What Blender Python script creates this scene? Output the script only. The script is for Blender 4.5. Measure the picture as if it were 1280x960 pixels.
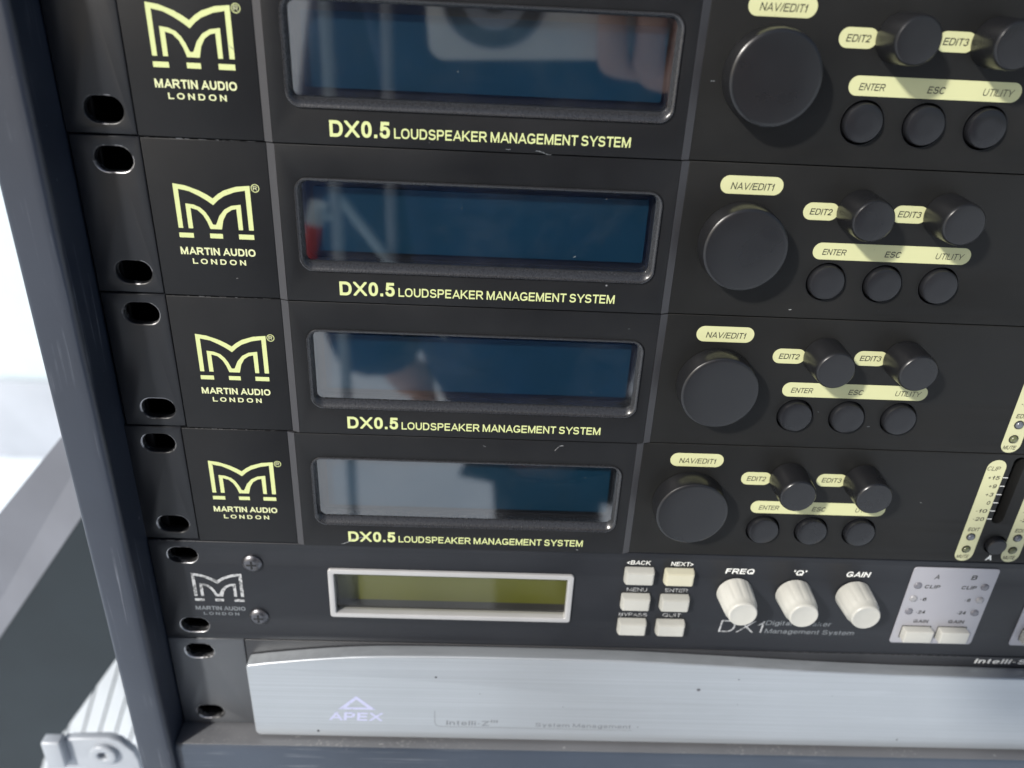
import bpy, bmesh, math, random
import numpy as np
from mathutils import Vector, Matrix
random.seed(7)
for o in list(bpy.data.objects): bpy.data.objects.remove(o)
SC = bpy.context.scene
COL = SC.collection
MM = 0.001
U = 44.45
R = math.radians

# ------------------------------------------------------------------ camera
cd = bpy.data.cameras.new('camera'); cam = bpy.data.objects.new('camera', cd); COL.objects.link(cam)
cam.location = (117.06*MM, -218.47*MM, -2.99*MM)
cam.rotation_euler = (1.10038964, -0.0447921357, -0.0127162536)
cd.sensor_width = 36; cd.lens = 36*996.19/1280; cd.clip_start = 0.004; cd.clip_end = 200
cd.dof.use_dof = True; cd.dof.focus_distance = 0.238; cd.dof.aperture_fstop = 9.5
SC.camera = cam

# ------------------------------------------------------------------ sky, sun, exposure
w = bpy.data.worlds.new('World'); SC.world = w; w.use_nodes = True
nt = w.node_tree; bg = nt.nodes['Background']
sky = nt.nodes.new('ShaderNodeTexSky'); sky.sky_type = 'NISHITA'; sky.sun_disc = False
SUN = Vector((-10.4, -10.8, 9.6)).normalized()          # direction towards the sun
sky.sun_elevation = math.asin(SUN.z); sky.sun_rotation = math.atan2(SUN.x, SUN.y)
sky.air_density = 1.0; sky.dust_density = 2.0
nt.links.new(sky.outputs[0], bg.inputs[0]); bg.inputs[1].default_value = 0.10
sl = bpy.data.lights.new('sun', 'SUN'); so = bpy.data.objects.new('sun', sl); COL.objects.link(so)
sl.energy = 4.6; sl.angle = R(4); sl.color = (1.0, 0.96, 0.90)
so.rotation_euler = SUN.to_track_quat('Z', 'Y').to_euler()
SC.view_settings.view_transform = 'Standard'; SC.view_settings.look = 'None'
SC.view_settings.exposure = 0.1; SC.view_settings.gamma = 1
SC.view_settings.use_curve_mapping = False

# ------------------------------------------------------------------ tagging
def tag(o, label=None, cat=None, group=None, kind=None):
    if label: o['label'] = label
    if cat: o['category'] = cat
    if group: o['group'] = group
    if kind: o['kind'] = kind
    return o
def empty(name, loc=(0, 0, 0), **k):
    o = bpy.data.objects.new(name, None); COL.objects.link(o)
    o.location = loc; o.empty_display_size = 0.01
    return tag(o, **k)
def link(name, me, mats, parent=None):
    o = bpy.data.objects.new(name, me); COL.objects.link(o)
    if not isinstance(mats, (list, tuple)): mats = [mats]
    me.materials.clear()
    for m in mats: me.materials.append(m)
    if parent: o.parent = parent
    return o
def children(o): return [c for c in bpy.data.objects if c.parent == o]
def copy_tree(o, parent=None):
    c = o.copy(); COL.objects.link(c); c.parent = parent
    for ch in children(o): copy_tree(ch, c)
    return c

# ------------------------------------------------------------------ materials
def nodes(name):
    m = bpy.data.materials.new(name); m.use_nodes = True
    return m, m.node_tree, m.node_tree.nodes['Principled BSDF']
def N(t, kind, **inp):
    n = t.nodes.new(kind)
    for k, v in inp.items(): n.inputs[k].default_value = v
    return n
def mapping(t, scale=(1, 1, 1), rot=(0, 0, 0)):
    tc = t.nodes.new('ShaderNodeTexCoord'); mp = t.nodes.new('ShaderNodeMapping'); oi = t.nodes.new('ShaderNodeObjectInfo')
    sc = t.nodes.new('ShaderNodeVectorMath'); sc.operation = 'SCALE'; sc.inputs[0].default_value = (3.1, 1.7, 2.3)
    t.links.new(oi.outputs['Random'], sc.inputs['Scale']); t.links.new(sc.outputs[0], mp.inputs['Location'])   # no two copies wear alike
    mp.inputs['Scale'].default_value = scale; mp.inputs['Rotation'].default_value = rot
    t.links.new(tc.outputs['Object'], mp.inputs[0]); return mp.outputs[0]
def noise(t, vec, scale, detail=4, rough=.55):
    n = t.nodes.new('ShaderNodeTexNoise'); n.inputs['Scale'].default_value = scale
    n.inputs['Detail'].default_value = detail; n.inputs['Roughness'].default_value = rough
    t.links.new(vec, n.inputs['Vector']); return n.outputs['Fac']
def ramp(t, fac, stops):
    r = t.nodes.new('ShaderNodeValToRGB'); e = r.color_ramp.elements
    while len(e) < len(stops): e.new(.5)
    for el, (p, c) in zip(e, stops):
        el.position = p; el.color = (c, c, c, 1) if not isinstance(c, tuple) else (*c, 1)
    t.links.new(fac, r.inputs[0]); return r.outputs[0]
def mix(t, fac, a, b):
    m = t.nodes.new('ShaderNodeMix'); m.data_type = 'RGBA'
    for s, v in ((0, fac), (6, a), (7, b)):
        if isinstance(v, bpy.types.NodeSocket): t.links.new(v, m.inputs[s])
        elif s == 0: m.inputs[0].default_value = v
        else: m.inputs[s].default_value = (*v, 1)
    return m.outputs[2]
def bump(t, b, h, strength=.3, dist=.0001):
    n = t.nodes.new('ShaderNodeBump'); n.inputs['Strength'].default_value = strength
    n.inputs['Distance'].default_value = dist
    t.links.new(h, n.inputs['Height']); t.links.new(n.outputs[0], b.inputs['Normal'])

def mat_plastic(name, col, rough=.42, spec=.5, dust=.5, grain=.25, dcol=(.30, .31, .33)):
    """moulded or painted surface with dust specks, faint smears and a fine grain"""
    m, t, b = nodes(name)
    v = mapping(t)
    smear = ramp(t, noise(t, v, 28, 5), [(.35, 0), (.75, 1)])
    vo = t.nodes.new('ShaderNodeTexVoronoi'); vo.inputs['Scale'].default_value = 95
    t.links.new(v, vo.inputs['Vector'])
    spk = ramp(t, vo.outputs['Distance'], [(0.018, 1), (.035, 0)])
    sel = t.nodes.new('ShaderNodeSeparateColor'); t.links.new(vo.outputs['Color'], sel.inputs[0])
    few = ramp(t, sel.outputs[0], [(.80, 0), (.84, 1)])
    mul = t.nodes.new('ShaderNodeMath'); mul.operation = 'MULTIPLY'
    t.links.new(spk, mul.inputs[0]); t.links.new(few, mul.inputs[1])
    mul2 = t.nodes.new('ShaderNodeMath'); mul2.operation = 'MULTIPLY'; mul2.inputs[1].default_value = dust
    t.links.new(mul.outputs[0], mul2.inputs[0])
    c1 = mix(t, smear, col, tuple(min(1, c*1.25+.0025) for c in col))
    c2 = mix(t, mul2.outputs[0], c1, dcol)
    t.links.new(c2, b.inputs['Base Color'])
    rr = t.nodes.new('ShaderNodeMapRange'); rr.inputs[3].default_value = rough-.05; rr.inputs[4].default_value = rough+.1
    t.links.new(smear, rr.inputs[0]); t.links.new(rr.outputs[0], b.inputs['Roughness'])
    b.inputs['Specular IOR Level'].default_value = spec
    bump(t, b, noise(t, v, 2600, 2), grain, .00003)
    return m
def mat_plain(name, col, rough=.5, metal=0, spec=.5, var=.08, scale=60, bmp=0, bscale=1500):
    m, t, b = nodes(name); v = mapping(t)
    f = noise(t, v, scale, 4)
    c = mix(t, ramp(t, f, [(.3, 0), (.7, 1)]), tuple(x*(1-var) for x in col), tuple(min(1, x*(1+var)) for x in col))
    t.links.new(c, b.inputs['Base Color']); b.inputs['Roughness'].default_value = rough
    b.inputs['Metallic'].default_value = metal; b.inputs['Specular IOR Level'].default_value = spec
    if bmp: bump(t, b, noise(t, v, bscale, 3), bmp, .00005)
    return m
def mat_ink(name, col, wear=.25, rough=.5):
    """screen print: slightly broken where it has been rubbed"""
    m, t, b = nodes(name); v = mapping(t)
    f = ramp(t, noise(t, v, 900, 3), [(wear-.02, 0), (wear+.08, 1)])
    c = mix(t, f, tuple(x*.35 for x in col), col)
    t.links.new(c, b.inputs['Base Color']); b.inputs['Roughness'].default_value = rough
    return m
def mat_worn(name, lo, hi, thr, scale, dark=(.012, .0125, .014)):
    """black paint rubbed through to bright metal in patches"""
    m, t, b = nodes(name); v = mapping(t)
    f = ramp(t, noise(t, v, scale, 3, .6), [(thr, 0), (thr+.06, 1)])
    t.links.new(mix(t, f, dark, hi), b.inputs['Base Color'])
    t.links.new(f, b.inputs['Metallic']); b.inputs['Roughness'].default_value = .38
    return m
def mat_scratched(name, col, rough=.4, hi=(.28, .29, .31), spec=.5, grain=(900, 900, 22)):
    """black lacquer of the case: long scuffs down its length, chips"""
    m, t, b = nodes(name)
    v = mapping(t, grain); v2 = mapping(t)
    s = ramp(t, noise(t, v, 1, 3), [(.58, 0), (.68, 1)])
    k = ramp(t, noise(t, v2, 26, 4), [(.50, 0), (.64, 1)])
    mul = t.nodes.new('ShaderNodeMath'); mul.operation = 'MULTIPLY'
    t.links.new(s, mul.inputs[0]); t.links.new(k, mul.inputs[1])
    chip = ramp(t, noise(t, v2, 330, 2), [(.745, 0), (.76, 1)])
    mx = t.nodes.new('ShaderNodeMath'); mx.operation = 'MAXIMUM'
    t.links.new(mul.outputs[0], mx.inputs[0]); t.links.new(chip, mx.inputs[1])
    base = mix(t, ramp(t, noise(t, v2, 12, 5), [(.3, 0), (.8, 1)]), col, tuple(c*1.5+.004 for c in col))
    fac = t.nodes.new('ShaderNodeMath'); fac.operation = 'MULTIPLY'; fac.inputs[1].default_value = .35
    t.links.new(mx.outputs[0], fac.inputs[0])
    t.links.new(mix(t, fac.outputs[0], base, hi), b.inputs['Base Color'])
    rr = t.nodes.new('ShaderNodeMapRange'); rr.inputs[3].default_value = rough-.08; rr.inputs[4].default_value = rough+.12
    t.links.new(noise(t, v2, 40, 5), rr.inputs[0]); t.links.new(rr.outputs[0], b.inputs['Roughness'])
    b.inputs['Specular IOR Level'].default_value = spec
    bump(t, b, noise(t, v2, 500, 4), .25, .0001)
    return m
def mat_brushed(name, col, rough=.36, metal=.55):
    m, t, b = nodes(name)
    v = mapping(t, (9, 300, 2600)); v2 = mapping(t, (14, 14, 160))
    f = noise(t, v, 1, 3); g = noise(t, v2, 1, 4)
    c1 = mix(t, ramp(t, f, [(.3, 0), (.7, 1)]), tuple(x*.90 for x in col), tuple(min(1, x*1.06) for x in col))
    c2 = mix(t, ramp(t, g, [(.60, 0), (.72, .35)]), c1, tuple(min(1, x*1.22) for x in col))
    c2 = mix(t, ramp(t, noise(t, mapping(t), 22, 5, .6), [(.35, 0), (.7, .28)]), c2, tuple(x*.78 for x in col))
    # dirt specks
    vo = t.nodes.new('ShaderNodeTexVoronoi'); vo.inputs['Scale'].default_value = 34
    t.links.new(mapping(t), vo.inputs['Vector'])
    spk = ramp(t, vo.outputs['Distance'], [(0.020, 1), (.032, 0)])
    c3 = mix(t, spk, c2, (.10, .10, .11))
    t.links.new(c3, b.inputs['Base Color']); b.inputs['Metallic'].default_value = metal
    rr = t.nodes.new('ShaderNodeMapRange'); rr.inputs[3].default_value = rough-.06; rr.inputs[4].default_value = rough+.1
    t.links.new(f, rr.inputs[0]); t.links.new(rr.outputs[0], b.inputs['Roughness'])
    bump(t, b, f, .12, .00004)
    return m
def mat_pane(name, tint=(.86, .88, .90), f0=.15):
    """thin clear acrylic, the same from both sides: see-through, mirror-like towards grazing angles, a little dusty"""
    m = bpy.data.materials.new(name); m.use_nodes = True; t = m.node_tree
    for n in list(t.nodes):
        if n.type != 'OUTPUT_MATERIAL': t.nodes.remove(n)
    out = t.nodes['Material Output']
    tr = t.nodes.new('ShaderNodeBsdfTransparent'); tr.inputs[0].default_value = (*tint, 1)
    gl = t.nodes.new('ShaderNodeBsdfGlossy'); gl.inputs['Roughness'].default_value = .04
    geo = t.nodes.new('ShaderNodeNewGeometry'); dot = t.nodes.new('ShaderNodeVectorMath'); dot.operation = 'DOT_PRODUCT'
    t.links.new(geo.outputs['Incoming'], dot.inputs[0]); t.links.new(geo.outputs['Normal'], dot.inputs[1])
    def mth(op, a, b=None):
        n = t.nodes.new('ShaderNodeMath'); n.operation = op
        for k, v in enumerate((a, b)):
            if v is None: continue
            if isinstance(v, bpy.types.NodeSocket): t.links.new(v, n.inputs[k])
            else: n.inputs[k].default_value = v
        return n.outputs[0]
    c = mth('ABSOLUTE', dot.outputs['Value'])
    f = mth('ADD', mth('MULTIPLY', mth('POWER', mth('SUBTRACT', 1.0, c), 5.0), 1-f0), f0)
    mx = t.nodes.new('ShaderNodeMixShader'); t.links.new(f, mx.inputs[0])
    t.links.new(tr.outputs[0], mx.inputs[1]); t.links.new(gl.outputs[0], mx.inputs[2])
    df = t.nodes.new('ShaderNodeBsdfDiffuse'); df.inputs[0].default_value = (.5, .5, .5, 1)
    v = mapping(t); film = ramp(t, noise(t, v, 40, 6, .7), [(.48, .0), (.8, .022)])
    vo = t.nodes.new('ShaderNodeTexVoronoi'); vo.inputs['Scale'].default_value = 170; t.links.new(v, vo.inputs['Vector'])
    sp = ramp(t, vo.outputs['Distance'], [(.016, .35), (.03, 0)])
    d = mth('MAXIMUM', film, sp)
    m2 = t.nodes.new('ShaderNodeMixShader'); t.links.new(d, m2.inputs[0])
    t.links.new(mx.outputs[0], m2.inputs[1]); t.links.new(df.outputs[0], m2.inputs[2])
    t.links.new(m2.outputs[0], out.inputs[0])
    return m

M = {}
M['fascia'] = mat_plastic('black fascia', (.0085, .0090, .0102), .43, .22, .5)
M['fascia_new'] = mat_plastic('black control fascia', (.0095, .0097, .0096), .46, .20, .35)
M['ear'] = mat_plastic('black ear paint', (.0095, .0105, .0130), .36, .32, .35)
M['trim'] = mat_plain('bevelled trim', (.034, .034, .038), .40, 0, .5, .06, 40, .1)
M['bezel'] = mat_plain('grained bezel', (.026, .027, .030), .27, .2, .8, .25, 1500, 1.0, 1700)
M['knob'] = mat_plastic('black rubber knob', (.0080, .0084, .0098), .28, .50, .35, .35)
M['button'] = mat_plastic('black push button', (.0090, .0095, .0115), .30, .42, .35, .2)
M['dark'] = mat_plain('dark gap', (.004, .004, .0045), .6)
M['yellow'] = mat_ink('pale yellow ink', (.54, .59, .27), .24)
M['pill'] = mat_ink('pale yellow label', (.53, .54, .30), .20, .45)
M['pillstrip'] = mat_ink('pale strip label', (.52, .52, .31), .20, .45)
M['veiled_ink'] = mat_ink('yellow ink paled by veil', (.60, .63, .36), .24)  # the yellow ink made paler to paint blur and veil over small lettering
M['white_ink'] = mat_ink('white ink', (.78, .79, .76), .27)
M['grey_ink'] = mat_ink('worn grey ink', (.42, .43, .44), .42)
M['black_ink'] = mat_ink('black ink', (.015, .015, .012), .04)
M['faded_ink'] = mat_ink('faded grey ink', (.17, .185, .20), .30)
M['violet_ink'] = mat_ink('pale violet ink', (.41, .43, .60), .30)
M['lcd'] = mat_plain('teal display', (.0, .025, .050), .5, 0, .3, .10, 30)
M['lcd_olive'] = mat_plain('olive display', (.088, .094, .020), .45, 0, .3, .12, 25)
M['lcd_border'] = mat_plain('display surround', (.006, .007, .009), .4)
M['pane'] = mat_pane('acrylic pane', f0=.21)
M['pane2'] = mat_pane('acrylic pane thin', (.94, .94, .92), .05)
M['worn'] = mat_worn('rubbed black metal', 0, (.34, .34, .35), .52, 130)
M['worn_lots'] = mat_worn('rubbed bright metal', 0, (.52, .52, .53), .44, 160)
M['plate'] = mat_plastic('satin black steel', (.0100, .0112, .0145), .38, .34, .35)
M['ear_grey'] = mat_plastic('dark grey steel', (.055, .060, .068), .42, .6, .2)
M['body_grey'] = mat_plastic('charcoal steel', (.022, .023, .026), .40, .5, .4)
M['silver_frame'] = mat_plain('silver frame', (.42, .42, .42), .35, .25, .6, .05, 60)
M['cream'] = mat_plastic('cream plastic', (.39, .39, .36), .40, .5, .1, .2, (.4, .4, .36))
M['cream_warm'] = mat_plastic('yellowed cream plastic', (.47, .455, .35), .42, .5, .1, .2, (.4, .4, .36))
M['panel_grey'] = mat_plain('light grey panel', (.33, .33, .36), .42, .2, .5, .05, 30)
M['led_off'] = mat_plain('unlit lamp', (.10, .11, .13), .18, 0, .8)
M['led_green'] = mat_plain('unlit green lamp', (.10, .11, .05), .18, 0, .8)
M['led_grey'] = mat_plain('grey lamp', (.13, .13, .15), .25, 0, .7)
M['led_pale'] = mat_plain('pale lamp', (.24, .24, .25), .25, 0, .7)
M['screw'] = mat_worn('screw steel', 0, (.14, .14, .15), .40, 300, (.05, .05, .055))
M['brushed'] = mat_brushed('brushed aluminium', (.41, .44, .47))
M['case'] = mat_scratched('black lacquered case', (.014, .019, .031), .36, (.22, .24, .28), .5)
M['case_inner'] = mat_scratched('black case inner', (.012, .013, .017), .42, (.2, .21, .23), .6)
M['rail'] = mat_plain('rack rail', (.007, .007, .008), .6, .0, .2)
M['slate'] = mat_plain('slate bar', (.018, .026, .032), .55, 0, .4, .25, 9)  # bar's lower face, shade put into the dark tone; also board backing
M['slate_lit'] = mat_plain('lit slate bar', (.13, .14, .165), .6, 0, .3, .18, 9)  # same bar, paler tone paints the light on its upper face
M['white_board'] = mat_plain('white board', (.60, .68, .72), .5, 0, .4, .03, 20)
M['white_metal'] = mat_plain('white coated metal', (.36, .39, .43), .38, .1, .6, .04, 40)
M['pale_board'] = mat_plain('pale board', (.56, .60, .64), .5, 0, .4, .05, 20)
M['case_edge_glint'] = mat_worn('rubbed edge with painted highlight', 0, (.30, .32, .35), .47, 120, (.05, .055, .065))  # patchy wear whose pale tone also paints the rim's highlight line
M['case_sill'] = mat_scratched('black lacquered sill', (.030, .040, .058), .36, (.22, .24, .27), .6, (22, 900, 900))
M['lit_top'] = mat_scratched('grey sill liner', (.085, .088, .095), .38, (.4, .4, .4), .6)  # lighter grey paints the light on top of the sill
M['ground'] = mat_plain('pale ground', (.74, .80, .86), .7, 0, .3, .08, 3, .3, 60)
M['concrete'] = mat_plain('grey ground', (.42, .45, .50), .75, 0, .3, .10, 5, .3, 60)
M['jacket'] = mat_plain('blue cloth', (.016, .036, .105), .85, 0, .2, .25, 20)
M['red_grip'] = mat_plain('red grip', (.62, .05, .06), .45, 0, .5)
M['trouser'] = mat_plain('dark cloth', (.012, .014, .020), .85, 0, .2, .2, 20)
M['skin'] = mat_plain('skin', (.66, .40, .32), .5, 0, .4, .06, 20)
M['hair'] = mat_plain('hair', (.012, .009, .007), .5, 0, .4)
M['phone'] = mat_plain('beige phone shell', (.88, .84, .80), .35, .0, .5, .03, 20)
M['glass_black'] = mat_plain('black glass', (.004, .004, .005), .08, 0, .7)

# ------------------------------------------------------------------ mesh helpers (mm: x right, v down, h out towards the viewer)
def W(x, v, h): return Vector((x*MM, -h*MM, -v*MM))
def bm_to(bm, name, mats, parent=None, smooth=None):
    me = bpy.data.meshes.new(name)
    bmesh.ops.recalc_face_normals(bm, faces=bm.faces)
    if smooth is not None:
        for f in bm.faces: f.smooth = True
        for e in bm.edges:
            if len(e.link_faces) == 2 and e.calc_face_angle(0) > R(smooth): e.smooth = False
    bm.to_mesh(me); bm.free()
    return link(name, me, mats, parent)
def curve_mesh(loops, h0, h1, bev=0.0, seg=2):
    """filled outline(s) (holes are loops inside) extruded from h0 to h1 mm, edges rounded by bev"""
    cu = bpy.data.curves.new('c', 'CURVE'); cu.dimensions = '2D'; cu.fill_mode = 'BOTH' if h1 > h0 else 'FRONT'
    for lp in loops:
        s = cu.splines.new('POLY'); s.points.add(len(lp)-1)
        for p, (x, v) in zip(s.points, lp): p.co = (x, -v, 0, 1)
        s.use_cyclic_u = True
    if h1 > h0:
        cu.extrude = (h1-h0)/2 - bev; cu.bevel_depth = bev; cu.bevel_resolution = seg if bev else 0; cu.offset = -bev
    o = bpy.data.objects.new('c', cu); COL.objects.link(o)
    dg = bpy.context.evaluated_depsgraph_get(); me = bpy.data.meshes.new_from_object(o.evaluated_get(dg))
    bpy.data.objects.remove(o); bpy.data.curves.remove(cu)
    mid = (h0+h1)/2
    me.transform(Matrix(((MM, 0, 0, 0), (0, 0, -MM, -mid*MM), (0, MM, 0, 0), (0, 0, 0, 1))))
    bm = bmesh.new(); bm.from_mesh(me); bmesh.ops.remove_doubles(bm, verts=bm.verts, dist=2e-6); bm.to_mesh(me); bm.free()
    return me
def plate(name, loops, h0, h1, mat, parent=None, bev=0.0, seg=2, smooth=True):
    me = curve_mesh(loops, h0, h1, bev, seg)
    if smooth and bev:
        me.shade_smooth(); me.set_sharp_from_angle(angle=R(32))
    return link(name, me, mat, parent)
def rect(x0, x1, v0, v1, r=0.0, n=6):
    if r <= 0: return [(x0, v0), (x1, v0), (x1, v1), (x0, v1)]
    p = []
    for cx, cv, a in ((x1-r, v0+r, -90), (x1-r, v1-r, 0), (x0+r, v1-r, 90), (x0+r, v0+r, 180)):
        for i in range(n+1):
            t = R(a+90*i/n); p.append((cx+r*math.cos(t), cv+r*math.sin(t)))
    return p
def circ(x, v, r, n=40): return [(x+r*math.cos(2*math.pi*i/n), v+r*math.sin(2*math.pi*i/n)) for i in range(n)]
def slot(x, v, w, hh, n=12):
    r = hh/2; p = []
    for i in range(n+1): t = R(-90+180*i/n); p.append((x+w/2-r+r*math.cos(t), v+r*math.sin(t)))
    for i in range(n+1): t = R(90+180*i/n); p.append((x-w/2+r+r*math.cos(t), v+r*math.sin(t)))
    return p
def lathe(name, prof, x, v, mat, parent, n=64, flute=None, smooth=35):
    """prof: list of (radius, h) from the base outwards, closed at the top"""
    bm = bmesh.new(); rings = []
    for r, h in prof:
        ring = []
        for i in range(n):
            a = 2*math.pi*i/n; rr = r
            if flute and flute[1] < h < flute[2]: rr = r - flute[3]*max(0, math.cos(a*flute[0]))**2
            ring.append(bm.verts.new(W(x+rr*math.cos(a), v+rr*math.sin(a), h)))
        rings.append(ring)
    for a, b in zip(rings, rings[1:]):
        for i in range(n): bm.faces.new((a[i], a[(i+1) % n], b[(i+1) % n], b[i]))
    bm.faces.new(rings[-1]); bm.faces.new(rings[0])
    return bm_to(bm, name, mat, parent, smooth)
def prism(name, quad_a, quad_b, mat, parent=None, bev=0.0):
    """solid between two matching polygons of (x, v, h) points"""
    bm = bmesh.new()
    a = [bm.verts.new(W(*p)) for p in quad_a]; b = [bm.verts.new(W(*p)) for p in quad_b]
    n = len(a); bm.faces.new(a); bm.faces.new(b[::-1])
    for i in range(n): bm.faces.new((a[i], b[i], b[(i+1) % n], a[(i+1) % n]))
    if bev: bmesh.ops.bevel(bm, geom=list(bm.edges), offset=bev*MM, segments=3, profile=.5, affect='EDGES')
    return bm_to(bm, name, mat, parent, 35)
def box(name, x0, x1, v0, v1, h0, h1, mat, parent=None, bev=0.0):
    return prism(name, [(x0, v0, h0), (x1, v0, h0), (x1, v1, h0), (x0, v1, h0)],
                 [(x0, v0, h1), (x1, v0, h1), (x1, v1, h1), (x0, v1, h1)], mat, parent, bev)
# ------------------------------------------------------------------ a grotesque alphabet, drawn stroke by stroke and outlined
def _el(cx, cy, rx, ry, a0, a1, n=14, p=2.35):
    out = []
    for i in range(n+1):
        t = R(a0+(a1-a0)*i/n); c, s = math.cos(t), math.sin(t)
        out.append((cx+rx*math.copysign(abs(c)**(2/p), c), cy+ry*math.copysign(abs(s)**(2/p), s)))
    return out
O_ = _el(.5, .5, .5, .5, 0, 360, 40)
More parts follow.
